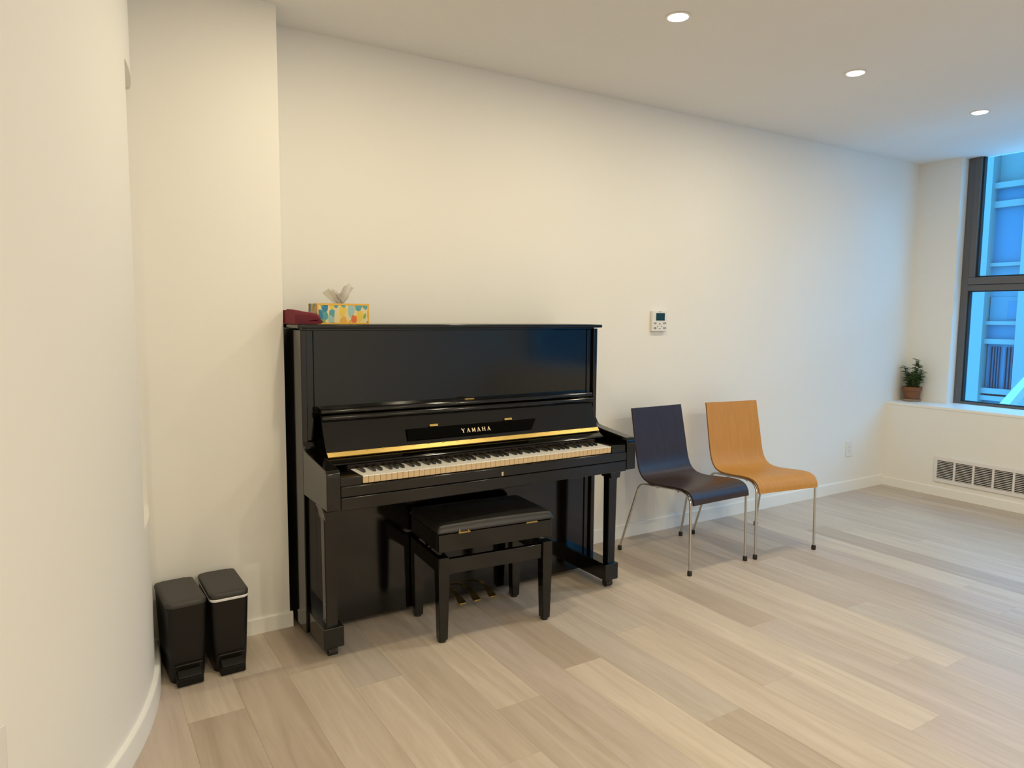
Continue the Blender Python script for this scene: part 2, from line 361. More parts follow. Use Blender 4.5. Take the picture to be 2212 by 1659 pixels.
# ------------------------------------------------------------------ window
def make_window(name, label, YA, YB, YM):
    WO = (4.455, (YA + YB) / 2, ZS)
    win = thing(name, label, 'window', WO); win['kind'] = 'structure'
    b = NB(); box(b, 4.44, 4.52, YA, YA - 0.05, ZS, H, 0.003); obj('frame_stile', b, ALU, win, WO)
    b = NB(); box(b, 4.44, 4.52, YB + 0.05, YB, ZS, H, 0.003); obj('frame_stile', b, ALU, win, WO)
    b = NB(); box(b, 4.44, 4.52, YM + 0.035, YM - 0.035, ZS, H, 0.003); obj('frame_mullion', b, ALU, win, WO)
    b = NB(); box(b, 4.44, 4.52, YA - 0.05, YB + 0.05, ZS, ZS + 0.018, 0.002); obj('frame_bottom_rail', b, ALU, win, WO)
    for (a, c) in ((YA - 0.05, YM + 0.035), (YM - 0.035, YB + 0.05)):
        b = NB(); box(b, 4.435, 4.52, a, c, 1.570, 1.615, 0.003); box(b, 4.428, 4.52, a, c, 1.618, 1.672, 0.003); obj('frame_transom', b, ALU, win, WO)
        # upper sash with its own frame
        b = NB(); box(b, 4.430, 4.50, a, a - 0.045, 1.672, H, 0.003); box(b, 4.430, 4.50, c + 0.045, c, 1.672, H, 0.003)
        sash = obj('sash_frame', b, ALU, win, WO)
        b = NB(); box(b, 4.452, 4.49, a - 0.045, a - 0.057, 1.672, H, 0); box(b, 4.452, 4.49, a - 0.057, c + 0.045, 1.672, 1.684, 0); obj('gasket', b, ALU_DK, win, WO, smooth=False)
        b = NB(); box(b, 4.470, 4.476, a - 0.045, c + 0.045, 1.672, H); obj('pane', b, GLASS, win, WO, smooth=False)
        b = NB(); box(b, 4.452, 4.49, a, a - 0.010, ZS + 0.018, 1.57); box(b, 4.452, 4.49, a - 0.01, c, ZS + 0.018, ZS + 0.025); box(b, 4.452, 4.49, a - 0.01, c, 1.562, 1.57); obj('gasket', b, ALU_DK, win, WO, smooth=False)
        b = NB(); box(b, 4.470, 4.476, a, c, ZS + 0.018, 1.57); obj('pane', b, GLASS, win, WO, smooth=False)
make_window('window_1', 'tall aluminium window in the right wall looking out on a pale building', -0.335, -3.345, -1.60)
make_window('added_window_2', 'second tall aluminium window, unseen, added behind the viewer', -3.855, -6.595, -5.2)  # unseen window, added for blue light and the piano panel's reflection

# ------------------------------------------------------------------ building across the street
FX = 16.0; KF = (FX + 1.55) / (9.0 + 1.55)
def FY(y): return -3.244 + (y + 3.244) * KF
def FZ(z): return 1.351 + (z - 1.351) * KF
bo = (FX, 4.0, FZ(-6))
bld = thing('neighbouring_building', 'pale blue-lit building facade with bays of windows seen through the window', 'building', bo)
b = NB(); box(b, FX + 0.35, FX + 6, FY(-22), FY(4.2), FZ(-6), FZ(4.35)); obj('facade_wall', b, FAC_L, bld, bo, smooth=False)
PIT = 0.585
for k in range(-42, 5):  # far bays are out of view, added to fill the piano's reflection
    dy = k * PIT
    b = NB(); box(b, FX, FX + 0.4, FY(1.575 + dy), FY(1.76 + dy), FZ(-6), FZ(4.35)); obj('pier', b, FAC_L, bld, bo, smooth=False)
    ya, yb = FY(1.575 + dy), FY(1.175 + dy)
    if abs(k) > 6:
        b = NB(); box(b, FX + 0.27, FX + 0.35, ya, yb, FZ(-6), FZ(3.3)); obj('window_panel', b, FAC_G, bld, bo, smooth=False)
    for kz in (-1, 0):
        dz = kz * 2.75
        if abs(k) > (3 if kz else 6): continue
        for z0, z1, xd in ((2.838, 2.923, 0.16), (3.09, 3.165, 0.12), (2.06, 2.108, 0.16), (1.276, 1.325, 0.14), (1.017, 1.085, 0.14), (0.25, 0.314, 0.10)):
            b = NB(); box(b, FX + xd, FX + 0.35, ya, yb, FZ(z0 + dz), FZ(z1 + dz)); obj('ledge', b, FAC_L, bld, bo, smooth=False)
        for z0, z1, mt_ in ((2.108, 2.838, FAC_G), (2.923, 3.09, FAC_G), (1.65, 2.06, FAC_M), (1.085, 1.276, FAC_G)):
            b = NB(); box(b, FX + 0.27, FX + 0.35, ya, yb, FZ(z0 + dz), FZ(z1 + dz)); obj('window_panel', b, mt_, bld, bo, smooth=False)
        b = NB(); box(b, FX + 0.25, FX + 0.35, FY(1.56 + dy), FY(1.19 + dy), FZ(1.325 + dz), FZ(1.65 + dz)); obj('window_panel', b, FAC_M, bld, bo, smooth=False)
        b = NB(); box(b, FX + 0.24, FX + 0.3, FY(1.346 + dy), FY(1.2 + dy), FZ(1.35 + dz), FZ(1.59 + dz)); obj('pane', b, FAC_G, bld, bo, smooth=False)
        b = NB(); box(b, FX + 0.27, FX + 0.35, FY(1.56 + dy), FY(1.20 + dy), FZ(0.314 + dz), FZ(1.017 + dz)); obj('louvre_panel', b, FAC_G, bld, bo, smooth=False)
        if abs(k) <= 2 and kz == 0:
            for yb_ in (1.505, 1.468, 1.435, 1.402, 1.318, 1.278, 1.24):
                b = NB(); box(b, FX + 0.2, FX + 0.26, FY(yb_ + dy) - 0.014, FY(yb_ + dy) + 0.014, FZ(0.33), FZ(0.98)); obj('louvre_bar', b, FAC_D, bld, bo, smooth=False)
b = NB(); prism(b, [(FY(1.14), FZ(0.18)), (FY(0.5), FZ(1.1)), (FY(0.44), FZ(1.1)), (FY(1.02), FZ(0.18))], FX - 0.9, FX - 0.5, 'x'); obj('stair_rail', b, mat('facade_rail', (0.5, 0.45, 0.36), 0.7, noise=0.05), bld, bo, smooth=False)

# ------------------------------------------------------------------ recessed downlights
def downlight(x, y, label, group, k=1.0):
    t = thing('recessed_downlight', label, 'ceiling light', (x, y, H), 0, group)
    b = NB(); lathe(b, [(0.041, -0.0005), (0.053, -0.0005), (0.054, -0.002), (0.050, -0.0045), (0.043, -0.0045), (0.041, -0.003)], n=32, cap0=False, cap1=False)
    bm_close = b
    obj('trim_ring', bm_close, TRIM_RING, t)
    b = NB(); lathe(b, [(0.0405, -0.0008), (0.0405, -0.0045), (0.036, -0.0065)], n=32)
    obj('lens', b, LENS, t)
    ld = bpy.data.lights.new('downlight_beam', 'AREA'); ld.energy = LAMP_W * k; ld.color = LAMP_COL
    ld.shape = 'DISK'; ld.size = 0.076
    lo = bpy.data.objects.new('lamp_light', ld); COL.objects.link(lo); lo.parent = t; lo.location = (0, 0, -0.0075)
    return t
G = 'recessed downlights in the ceiling'
downlight(0.652, -1.0, 'recessed ceiling downlight nearest the viewer, above the piano', G, 0.60)
downlight(1.892, -1.0, 'middle of three recessed ceiling downlights, above the chairs', G, 0.62)
downlight(3.152, -1.0, 'recessed ceiling downlight nearest the window', G, 0.26)
G2 = 'added downlights out of view'  # unseen lamps, added to raise the general light in the room
for x, y in [(-0.588, -1.0)] + [(x, -3.75) for x in (-1.83, -0.588, 0.652, 1.892)] + [(x, -5.4) for x in (-0.588, 0.652, 1.892)]:
    downlight(x, y, 'unseen recessed ceiling downlight added to light the room', G2, 0.66 if y > -2 else 1.25)

# ------------------------------------------------------------------ upright piano
PX = -0.004
PO = (PX, -0.37, 0.0)
piano = thing('upright_piano', 'tall black polished upright piano with open keyboard against the wall', 'piano', PO)
def pobj(name, b, mt, parent=piano, **k):
    bmesh.ops.translate(b, verts=b.verts, vec=(PX, 0, 0))
    return obj(name, b, mt, parent, PO, **k)
def pobj2(name, b, mt, parent, **k):        # sub-part: parent already sits at the piano's origin
    bmesh.ops.translate(b, verts=b.verts, vec=(PX, 0, 0))
    return obj(name, b, mt, parent, PO, **k)
for s in (-1, 1):
    b = NB(); box(b, s * 0.757, s * 0.733, -0.388, -0.045, 0.03, 1.289, 0.004, 3); pobj('side_panel', b, EBONY)
    b = NB(); box(b, s * 0.7328, s * 0.703, -0.372, -0.06, 0.05, 1.285, 0.002); pobj('inner_stile', b, EBONY)
b = NB(); box(b, -0.732, 0.732, -0.085, -0.055, 0.06, 1.28, 0.002); pobj('back_panel', b, DARK_IN)
b = NB(); box(b, -0.772, 0.772, -0.408, -0.035, 1.2935, 1.311, 0.005, 3)
lid = pobj('lid', b, EBONY)
b = NB(); box(b, -0.745, 0.745, -0.372, -0.06, 1.286, 1.2936); pobj('lid_rail', b, EBONY)
b = NB(); box(b, -0.700, 0.700, -0.368, -0.345, 0.93, 1.284, 0.0008, 1); up = pobj('upper_panel', b, EBONY)
# music ledge and keyhole plate
prof = [(-0.36, 0.945)] + [(-0.415, 0.945)] + arc_pts(-0.424, 0.957, 0.012, -90, -270, 8) + [(-0.36, 0.975)]
b = NB(); prism(b, prof, -0.692, 0.692, 'x'); ml = pobj('music_ledge', b, EBONY)
b = NB(); box(b, -0.024, 0.024, -0.412, -0.398, 0.969, 0.9735, 0.0015); pobj2('lock_plate', b, BRASS, ml)
b = NB(); lathe(b, [(0.006, 0), (0.006, 0.0012)], (0, -0.405, 0.9734), n=14); pobj2('keyhole', b, DARK_IN, ml)
# fallboard, standing open
FB = Vector((0, -0.487, 0.788)); FT = Vector((0, -0.428, 0.925))
fd = (FT - FB).normalized(); fn = Vector((0, -fd.z, fd.y))   # outward (towards the player)
def fb(u, v):    # u along the board, v out of it -> (y,z)
    p_ = FB + fd * u + fn * v; return (p_.y, p_.z)
LFB = (FT - FB).length
b = NB(); prism(b, [fb(0, 0), fb(LFB, 0), fb(LFB, -0.018), fb(0, -0.018)], -0.690, 0.690, 'x', 0.002); fall = pobj('fallboard', b, EBONY)
c0 = fb(LFB + 0.004, 0.006)
b = NB(); prism(b, [(c0[0] + 0.013 * math.cos(R_(a)), c0[1] + 0.013 * math.sin(R_(a))) for a in range(0, 360, 24)], -0.692, 0.692, 'x'); pobj2('fallboard_lip', b, EBONY, fall)
# raised name strip with slanted ends
b = NB()
pts = [(-0.335, 0.030), (0.292, 0.030), (0.328, 0.080), (-0.335, 0.080)]
lo_ = [b.verts.new((x, *fb(u, 0.001))) for x, u in pts]; hi_ = [b.verts.new((x, *fb(u, 0.010))) for x, u in pts]
b.faces.new(lo_[::-1]); b.faces.new(hi_)
for i in range(4): b.faces.new((lo_[i], lo_[(i + 1) % 4], hi_[(i + 1) % 4], hi_[i]))
pobj2('name_strip', b, mat('black_matte', (0.0022, 0.002, 0.0018), 0.6, spec=0.02, noise=0.1), fall, smooth=False)
for x in (-0.206, 0.176):
    b = NB(); prism(b, [fb(0.083, 0.001), fb(0.083, 0.012), fb(0.093, 0.012), fb(0.093, 0.001)], x - 0.020, x + 0.020, 'x', 0.001); pobj2('brass_catch', b, BRASS, fall)
# maker's name in gilt letters
def letter(bm, strokes, x0, u0, w_, h_):
    for (xa, ya, xb, yb, th) in strokes:
        A = Vector((xa * w_, ya * h_)); B = Vector((xb * w_, yb * h_)); d = (B - A).normalized(); n_ = Vector((-d.y, d.x)) * th * 0.5 * w_
        q = [A - n_, B - n_, B + n_, A + n_]
        lo = [bm.verts.new((x0 + p_.x, *fb(u0 + p_.y, 0.0102))) for p_ in q]; hi = [bm.verts.new((x0 + p_.x, *fb(u0 + p_.y, 0.0112))) for p_ in q]
        bm.faces.new(hi); bm.faces.new(lo[::-1])
        for i in range(4): bm.faces.new((lo[i], lo[(i + 1) % 4], hi[(i + 1) % 4], hi[i]))
SER = 0.12
GL = {'Y': [(0.08, 1, 0.5, 0.48, 0.24), (0.92, 1, 0.5, 0.48, 0.14), (0.5, 0.5, 0.5, 0, 0.22), (0.28, 0.03, 0.72, 0.03, 0.07), (-0.06, 0.97, 0.28, 0.97, 0.07), (0.74, 0.97, 1.04, 0.97, 0.07)],
      'A': [(0.12, 0, 0.5, 1, 0.12), (0.88, 0, 0.5, 1, 0.25), (0.25, 0.34, 0.75, 0.34, 0.10), (-0.03, 0.03, 0.28, 0.03, 0.07), (0.68, 0.03, 1.05, 0.03, 0.07)],
      'M': [(0.1, 0, 0.1, 1, 0.12), (0.9, 0, 0.9, 1, 0.25), (0.1, 1, 0.5, 0.12, 0.24), (0.9, 1, 0.5, 0.12, 0.12), (-0.06, 0.03, 0.26, 0.03, 0.07), (0.74, 0.03, 1.08, 0.03, 0.07)],
      'H': [(0.15, 0, 0.15, 1, 0.24), (0.85, 0, 0.85, 1, 0.24), (0.15, 0.5, 0.85, 0.5, 0.10), (-0.02, 0.03, 0.34, 0.03, 0.07), (0.66, 0.03, 1.02, 0.03, 0.07), (-0.02, 0.97, 0.34, 0.97, 0.07), (0.66, 0.97, 1.02, 0.97, 0.07)]}
b = NB()
for i, ch in enumerate('YAMAHA'): letter(b, GL[ch], -0.0765 + i * 0.0262, 0.0425, 0.0165, 0.0185)
pobj2('lettering', b, GOLD_PRINT, fall, smooth=False)
# brass piano hinge in sections with knuckles
b = NB(); prism(b, [fb(-0.004, 0.0015), fb(-0.012, 0.0075), fb(-0.009, 0.0105), fb(0.011, 0.003), fb(0.011, 0.0005)], -0.688, 0.688, 'x'); hin = pobj('brass_hinge', b, BRASS)
for i in range(20):
    x = -0.66 + i * 1.32 / 19
    b = NB(); tube(b, [(x - 0.006, *fb(0.010, 0.003)), (x + 0.006, *fb(0.010, 0.003))], 0.0022, 8); pobj2('hinge_knuckle', b, BRASS, hin)
# nameboard below the hinge, down to the keys
b = NB(); prism(b, [(-0.488, 0.784), (-0.500, 0.776), (-0.532, 0.765), (-0.538, 0.757), (-0.520, 0.752), (-0.46, 0.752), (-0.46, 0.784)], -0.690, 0.690, 'x'); pobj('nameboard', b, EBONY)
b = NB(); box(b, -0.625, 0.625, -0.545, -0.46, 0.728, 0.752); pobj('key_felt', b, FELT, smooth=False)
# arms
for s in (-1, 1):
    pr_ = [(-0.388, 0.618), (-0.388, 0.836), (-0.396, 0.824), (-0.404, 0.812), (-0.416, 0.803), (-0.44, 0.798), (-0.56, 0.785), (-0.662, 0.774)] + arc_pts(-0.672, 0.7525, 0.021, 75, 172, 7)[0:] + [(-0.695, 0.74), (-0.695, 0.618)]
    b = NB(); prism(b, pr_, s * 0.703, s * 0.757, 'x', 0.004, 2); pobj('arm', b, EBONY)
    b = NB(); box(b, s * 0.6165, s * 0.703, -0.686, -0.535, 0.70, 0.741, 0.004); pobj('key_block', b, EBONY)
    # capital, leg, toe block, caster
    cap_ = [(-0.655, 0.6175), (-0.655, 0.607), (-0.630, 0.602), (-0.606, 0.592), (-0.592, 0.570), (-0.588, 0.548), (-0.545, 0.548), (-0.546, 0.568), (-0.536, 0.588), (-0.512, 0.602), (-0.470, 0.610), (-0.40, 0.6175)]
    b = NB(); prism(b, cap_, s * 0.684, s * 0.738, 'x', 0.002)
    prism(b, [(s * 0.668, 0.6175), (s * 0.668, 0.608), (s * 0.677, 0.592), (s * 0.684, 0.560), (s * 0.737, 0.560), (s * 0.743, 0.592), (s * 0.750, 0.608), (s * 0.750, 0.6175)], -0.606, -0.530, 'y')
    pobj('leg_capital', b, EBONY)
    b = NB()
    lw0 = [(s * 0.684, -0.588), (s * 0.737, -0.588), (s * 0.737, -0.545), (s * 0.684, -0.545)]
    lw1 = [(s * 0.687, -0.585), (s * 0.734, -0.585), (s * 0.734, -0.546), (s * 0.687, -0.546)]
    va = [b.verts.new((x, y, 0.556)) for x, y in lw0]; vb = [b.verts.new((x, y, 0.122)) for x, y in lw1]
    b.faces.new(va); b.faces.new(vb[::-1])
    for i in range(4): b.faces.new((va[i], va[(i + 1) % 4], vb[(i + 1) % 4], vb[i]))
    bmesh.ops.bevel(b, geom=[e for e in b.edges if abs(e.verts[0].co.z - e.verts[1].co.z) > 0.1], offset=0.003, segments=2, affect='EDGES')
    pobj('leg', b, EBONY)
    b = NB(); box(b, s * 0.666, s * 0.748, -0.598, -0.09, 0.040, 0.124, 0.005, 3); toe = pobj('toe_block', b, EBONY)
    for yc in (-0.565, -0.16):
        b = NB(); box(b, s * 0.698, s * 0.716, yc - 0.020, yc + 0.012, 0.024, 0.042, 0.002); tube(b, [(s * 0.688, yc, 0.0195), (s * 0.724, yc, 0.0195)], 0.0195, 18); pobj2('caster', b, RUBBER, toe)
# key bed and key slip
b = NB(); box(b, -0.703, 0.703, -0.692, -0.36, 0.612, 0.664, 0.005, 3); pobj('key_bed', b, EBONY)
b = NB(); box(b, -0.703, 0.703, -0.694, -0.66, 0.665, 0.7065, 0.005, 3); slip = pobj('key_slip', b, EBONY)
b = NB(); box(b, 0.001, 0.010, -0.6955, -0.693, 0.669, 0.686, 0.001); pobj2('lock_escutcheon', b, GOLD_PRINT, slip)
# keyboard: frame with 88 keys
b = NB(); box(b, -0.6155, 0.6155, -0.66, -0.47, 0.690, 0.712); kb = pobj('keyboard', b, DARK_IN, smooth=False)
KW = 1.225 / 52
b = NB()
box(b, 0.0006, KW - 0.0006, -0.6835, -0.50, 0.709, 0.7355, 0.0008, 1)
for f in b.faces:
    f.material_index = 1 if (f.normal.y < -0.9 or f.calc_center_median().z < 0.73) else 0
wk = bpy.data.meshes.new('white_key')
box(b, 0.0005, KW - 0.0005, -0.6855, -0.50, 0.7345, 0.738, 0.0008, 2)
b.faces.ensure_lookup_table()
bmesh.ops.translate(b, verts=b.verts, vec=(0, 0.37, 0))
bmesh.ops.recalc_face_normals(b, faces=b.faces); b.to_mesh(wk); b.free(); wk.materials.append(KEY_TOP); wk.materials.append(KEY_WOOD)
b = NB(); prism(b, [(-0.632, 0.737), (-0.630, 0.7475), (-0.626, 0.7495), (-0.50, 0.7505), (-0.50, 0.737)], -0.0052, 0.0052, 'x', 0.0012, 2)
bmesh.ops.translate(b, verts=b.verts, vec=(0, 0.37, 0))
bk = bpy.data.meshes.new('black_key'); b.to_mesh(bk); b.free(); bk.materials.append(KEY_BLACK)
notes = ['A', 'B', 'C', 'D', 'E', 'F', 'G']
for i in range(52):
    o = bpy.data.objects.new('white_key', wk); COL.objects.link(o); o.parent = kb; o.location = (-0.6125 + i * KW, 0, 0)
    n_ = notes[i % 7]
    if i < 51 and n_ in 'ACDFG':
        off = {'A': 0.002, 'C': -0.0022, 'D': 0.0022, 'F': -0.003, 'G': 0.0}[n_]
        o = bpy.data.objects.new('black_key', bk); COL.objects.link(o); o.parent = kb; o.location = (-0.6125 + (i + 1) * KW + off, 0, 0)
# lower front
b = NB(); box(b, -0.7025, 0.7025, -0.365, -0.34, 0.034, 0.611, 0.001, 1); pobj('lower_panel', b, EBONY)
b = NB(); box(b, -0.684, 0.684, -0.340, -0.06, 0.030, 0.102, 0.004); bb_ = pobj('bottom_board', b, EBONY)
for x in (-0.075, 0.0, 0.085):
    b = NB()
    prof = [(-0.36, 0.082), (-0.40, 0.078), (-0.44, 0.066), (-0.47, 0.054), (-0.49, 0.050)]
    rows = []
    for i, (y, z) in enumerate(prof):
        hw = 0.010 if i < 2 else (0.013 if i == 2 else (0.020 if i == 3 else 0.017))
        rows.append([b.verts.new((x - hw, y, z)), b.verts.new((x + hw, y, z)), b.verts.new((x + hw * 0.9, y, z - 0.008)), b.verts.new((x - hw * 0.9, y, z - 0.008))])
    for A, B in zip(rows, rows[1:]):
        for k in range(4): b.faces.new((A[k], A[(k + 1) % 4], B[(k + 1) % 4], B[k]))
    b.faces.new(rows[0]); b.faces.new(rows[-1][::-1])
    bmesh.ops.bevel(b, geom=b.edges[:], offset=0.0012, segments=1, affect='EDGES')
    pobj('pedal', b, BRASS)

# ------------------------------------------------------------------ piano bench
bench = thing('piano_bench', 'black adjustable piano bench with padded leather seat in front of the piano', 'bench', (-0.028, -0.562, 0), R_(-4.2))
def cushion_mesh():
    b = NB(); nx, ny = 28, 18; hx, hy = 0.275, 0.172
    def pt(i, j):
        u = -1 + 2 * i / nx; v = -1 + 2 * j / ny
        ed = max(abs(u), abs(v)); x = hx * u; y = hy * v
        du = hx - abs(x); dv = hy - abs(y); d = min(du, dv)
        rr = 0.022; z = 0.497
        if d < rr: z -= rr - math.sqrt(max(0, rr * rr - (rr - d) ** 2))
        z += 0.014 * (1 - u * u) * (1 - v * v)
        for bxp in (-0.5, 0, 0.5):
            for byp in (-0.45, 0.45):
                z -= 0.006 * math.exp(-(((u - bxp) * hx) ** 2 + ((v - byp) * hy) ** 2) / 0.0003)
        return (x, y, z)
    def warp(t, n): return n / 2 + n / 2 * math.copysign(abs(2 * t / n - 1) ** 0.62, 2 * t / n - 1)
    g = [[b.verts.new(pt(warp(i, nx), warp(j, ny))) for j in range(ny + 1)] for i in range(nx + 1)]
    for i in range(nx):
        for j in range(ny): b.faces.new((g[i][j], g[i + 1][j], g[i + 1][j + 1], g[i][j + 1]))
    rim = [g[i][0] for i in range(nx)] + [g[nx][j] for j in range(ny)] + [g[i][ny] for i in range(nx, 0, -1)] + [g[0][j] for j in range(ny, 0, -1)]
    lo = [b.verts.new((v.co.x * 0.995, v.co.y * 0.995, 0.466)) for v in rim]
    for i in range(len(rim)):
        k = (i + 1) % len(rim); b.faces.new((rim[i], rim[k], lo[k], lo[i]))
    b.faces.new(lo[::-1])
    return b
cu = obj('seat_cushion', cushion_mesh(), LEATHER, bench)
for x in (-0.1375, 0.0, 0.1375):
    for y in (-0.077, 0.077):
        b = NB(); lathe(b, [(0.008, 0.0), (0.0075, 0.003), (0.004, 0.005)], (x, y, 0.4985), n=12); obj('button', b, LEATHER, cu)
for (x0, x1, y0, y1) in ((-0.268, 0.268, -0.165, -0.143), (-0.268, 0.268, 0.143, 0.165), (-0.268, -0.246, -0.143, 0.143), (0.246, 0.268, -0.143, 0.143)):
    b = NB(); box(b, x0, x1, y0, y1, 0.385, 0.460, 0.003, 2); obj('seat_apron', b, EBONY, bench)
b = NB(); box(b, -0.246, 0.246, -0.143, 0.143, 0.452, 0.464); obj('seat_board', b, EBONY_SATIN, bench)
for sx in (-1, 1):
    for sy in (-1, 1):
        b = NB()
        cx, cy = sx * 0.246, sy * 0.144
        a, t_ = 0.0235, 0.019
        va = [b.verts.new((cx + i * a, cy + j * a, 0.362)) for i, j in ((-1, -1), (1, -1), (1, 1), (-1, 1))]
        vm = [b.verts.new((cx + i * a, cy + j * a, 0.28)) for i, j in ((-1, -1), (1, -1), (1, 1), (-1, 1))]
        vb = [b.verts.new((cx + i * t_, cy + j * t_, 0.012)) for i, j in ((-1, -1), (1, -1), (1, 1), (-1, 1))]
        b.faces.new(va); b.faces.new(vb[::-1])
        for A, B in ((va, vm), (vm, vb)):
            for i in range(4): b.faces.new((A[i], A[(i + 1) % 4], B[(i + 1) % 4], B[i]))
        bmesh.ops.bevel(b, geom=[e for e in b.edges if abs(e.verts[0].co.z - e.verts[1].co.z) > 0.05], offset=0.003, segments=2, affect='EDGES')
        lg = obj('leg', b, EBONY, bench)
        b = NB(); lathe(b, [(0.0155, 0), (0.0175, 0.004), (0.0175, 0.0125)], (cx, cy, 0), n=14); obj('foot_pad', b, RUBBER, lg)
for sy in (-1, 1):
    b = NB(); box(b, -0.224, 0.224, sy * 0.135, sy * 0.157, 0.287, 0.352, 0.003, 2); obj('lower_rail', b, EBONY, bench)
for sx in (-1, 1):
    b = NB(); box(b, sx * 0.238, sx * 0.258, -0.121, 0.121, 0.287, 0.352, 0.003, 2); obj('lower_rail', b, EBONY, bench)
    # scissor lift arms inside the frame
    for sg in (-1, 1):
        b = NB(); tube(b, [(sx * (0.20 + 0.006 * sg), -0.115 * sg, 0.315), (sx * (0.20 + 0.006 * sg), 0.115 * sg, 0.445)], 0.007, 8); obj('scissor_arm', b, RUBBER, bench)
for x in (-0.155, 0.165):
    b = NB(); box(b, x - 0.027, x + 0.027, -0.169, -0.164, 0.457, 0.4635, 0.001); la = obj('brass_latch', b, BRASS, bench)
    if x < 0:
        b = NB(); prism(b, [(x - 0.027, 0.463), (x - 0.027, 0.481), (x - 0.018, 0.463)], -0.174, -0.170, 'y'); prism(b, [(x + 0.010, 0.463), (x + 0.014, 0.474), (x + 0.020, 0.463)], -0.174, -0.170, 'y'); obj('latch_tongue', b, BRASS, la)
b = NB(); tube(b, [(0.262, 0.0, 0.32), (0.288, 0.0, 0.32)], 0.006, 10); tube(b, [(0.288, 0.0, 0.32), (0.312, 0.0, 0.32)], 0.021, 16); obj('height_knob', b, EBONY_SATIN, bench)

# ------------------------------------------------------------------ plywood chairs
def catmull(P, n=8):
    P = [Vector(p) for p in P]; out = []
    Q = [P[0] * 2 - P[1]] + P + [P[-1] * 2 - P[-2]]
    for i in range(1, len(Q) - 2):
        for k in range(n):
            t = k / n
            out.append(0.5 * ((2 * Q[i]) + (-Q[i - 1] + Q[i + 1]) * t + (2 * Q[i - 1] - 5 * Q[i] + 4 * Q[i + 1] - Q[i + 2]) * t * t + (-Q[i - 1] + 3 * Q[i] - 3 * Q[i + 1] + Q[i + 2]) * t ** 3))
    out.append(P[-1]); return out
# (y, z, half width) from the front lip to the top of the back
SHELL = [(-0.268, 0.374, 0.216), (-0.262, 0.405, 0.217), (-0.240, 0.434, 0.218), (-0.195, 0.449, 0.219), (-0.12, 0.447, 0.218), (-0.03, 0.438, 0.214), (0.06, 0.434, 0.208),
         (0.115, 0.446, 0.205), (0.150, 0.478, 0.203), (0.172, 0.530, 0.202), (0.192, 0.620, 0.201), (0.214, 0.725, 0.199), (0.236, 0.828, 0.197)]
def shell_mesh():
    b = NB(); C_ = catmull(SHELL, 6); T = 0.0105; nx = 10
    top, bot = [], []
    for i, c in enumerate(C_):
        d = (C_[min(i + 1, len(C_) - 1)] - C_[max(i - 1, 0)]); d = Vector((d.x, d.y)).normalized(); nrm = Vector((-d.y, d.x))
        rt, rb = [], []
        for k in range(nx + 1):
            u = -1 + 2 * k / nx; x = u * c.z
            dish = -0.006 * (1 - u * u) if 0.43 > c.y else -0.006 * (1 - u * u)
            rt.append(b.verts.new((x, c.x + nrm.x * dish, c.y + nrm.y * dish)))
            rb.append(b.verts.new((x, c.x + nrm.x * (dish - T), c.y + nrm.y * (dish - T))))
        top.append(rt); bot.append(rb)
    N = len(C_)
    for i in range(N - 1):
        for k in range(nx):
            b.faces.new((top[i][k], top[i][k + 1], top[i + 1][k + 1], top[i + 1][k]))
            b.faces.new((bot[i][k], bot[i + 1][k], bot[i + 1][k + 1], bot[i][k + 1]))
        for k in (0, nx):
            f = b.faces.new((top[i][k], top[i + 1][k], bot[i + 1][k], bot[i][k])); f.material_index = 1
    for i in (0, N - 1):
        for k in range(nx):
            f = b.faces.new((top[i][k], top[i][k + 1], bot[i][k + 1], bot[i][k])); f.material_index = 1
    return b
def make_chair(label, loc, rz, face, edge):
    t = thing('plywood_chair', label, 'chair', loc, rz, 'plywood chairs beside the piano')
    obj('seat_shell', shell_mesh(), face, t, mats=[face, edge])
    RT = 0.0068
    for s in (-1, 1):
        fl = [(s * 0.220, -0.256, 0.018), (s * 0.216, -0.249, 0.392)]
        path = fillet([(s * 0.220, -0.256, 0.02), (s * 0.2185, -0.246, 0.405), (s * 0.196, -0.175, 0.4285), (s * 0.19, -0.10, 0.4275)], 0.04, 6)
        b = NB(); tube(b, path, RT, 10); lg = obj('leg', b, CHROME, t)
        b = NB(); lathe(b, [(0.011, 0), (0.0125, 0.003), (0.012, 0.024), (0.008, 0.027)], (s * 0.220, -0.256, 0), n=14); obj('foot_cap', b, RUBBER, lg)
        path = fillet([(s * 0.250, 0.256, 0.02), (s * 0.206, 0.150, 0.412), (s * 0.19, 0.04, 0.4155), (s * 0.19, 0.0, 0.4190)], 0.04, 6)
        b = NB(); tube(b, path, RT, 10); lg = obj('leg', b, CHROME, t)
        b = NB(); lathe(b, [(0.011, 0), (0.0125, 0.003), (0.012, 0.024), (0.008, 0.027)], (s * 0.250, 0.256, 0), n=14); obj('foot_cap', b, RUBBER, lg)
        b = NB(); tube(b, [(s * 0.19, -0.10, 0.4275), (s * 0.19, -0.05, 0.424), (s * 0.19, 0.0, 0.4190)], RT, 10); obj('side_rail', b, CHROME, t)
    for y, z in ((-0.13, 0.4275), (0.03, 0.4155)):
        b = NB(); tube(b, [(-0.19, y, z - 0.006), (0.19, y, z - 0.006)], RT, 10); obj('cross_bar', b, CHROME, t)
    return t
make_chair('dark brown bent plywood chair with chrome legs next to the piano', (1.378, -0.42, 0), R_(1.0), WENGE, mat('wenge_edge', (0.03, 0.013, 0.008), 0.5, noise=0.2, nscale=60))
make_chair('honey coloured bent plywood chair with chrome legs beside the dark chair', (1.926, -0.464, 0), R_(-8.5), MAPLE, PLY_EDGE)

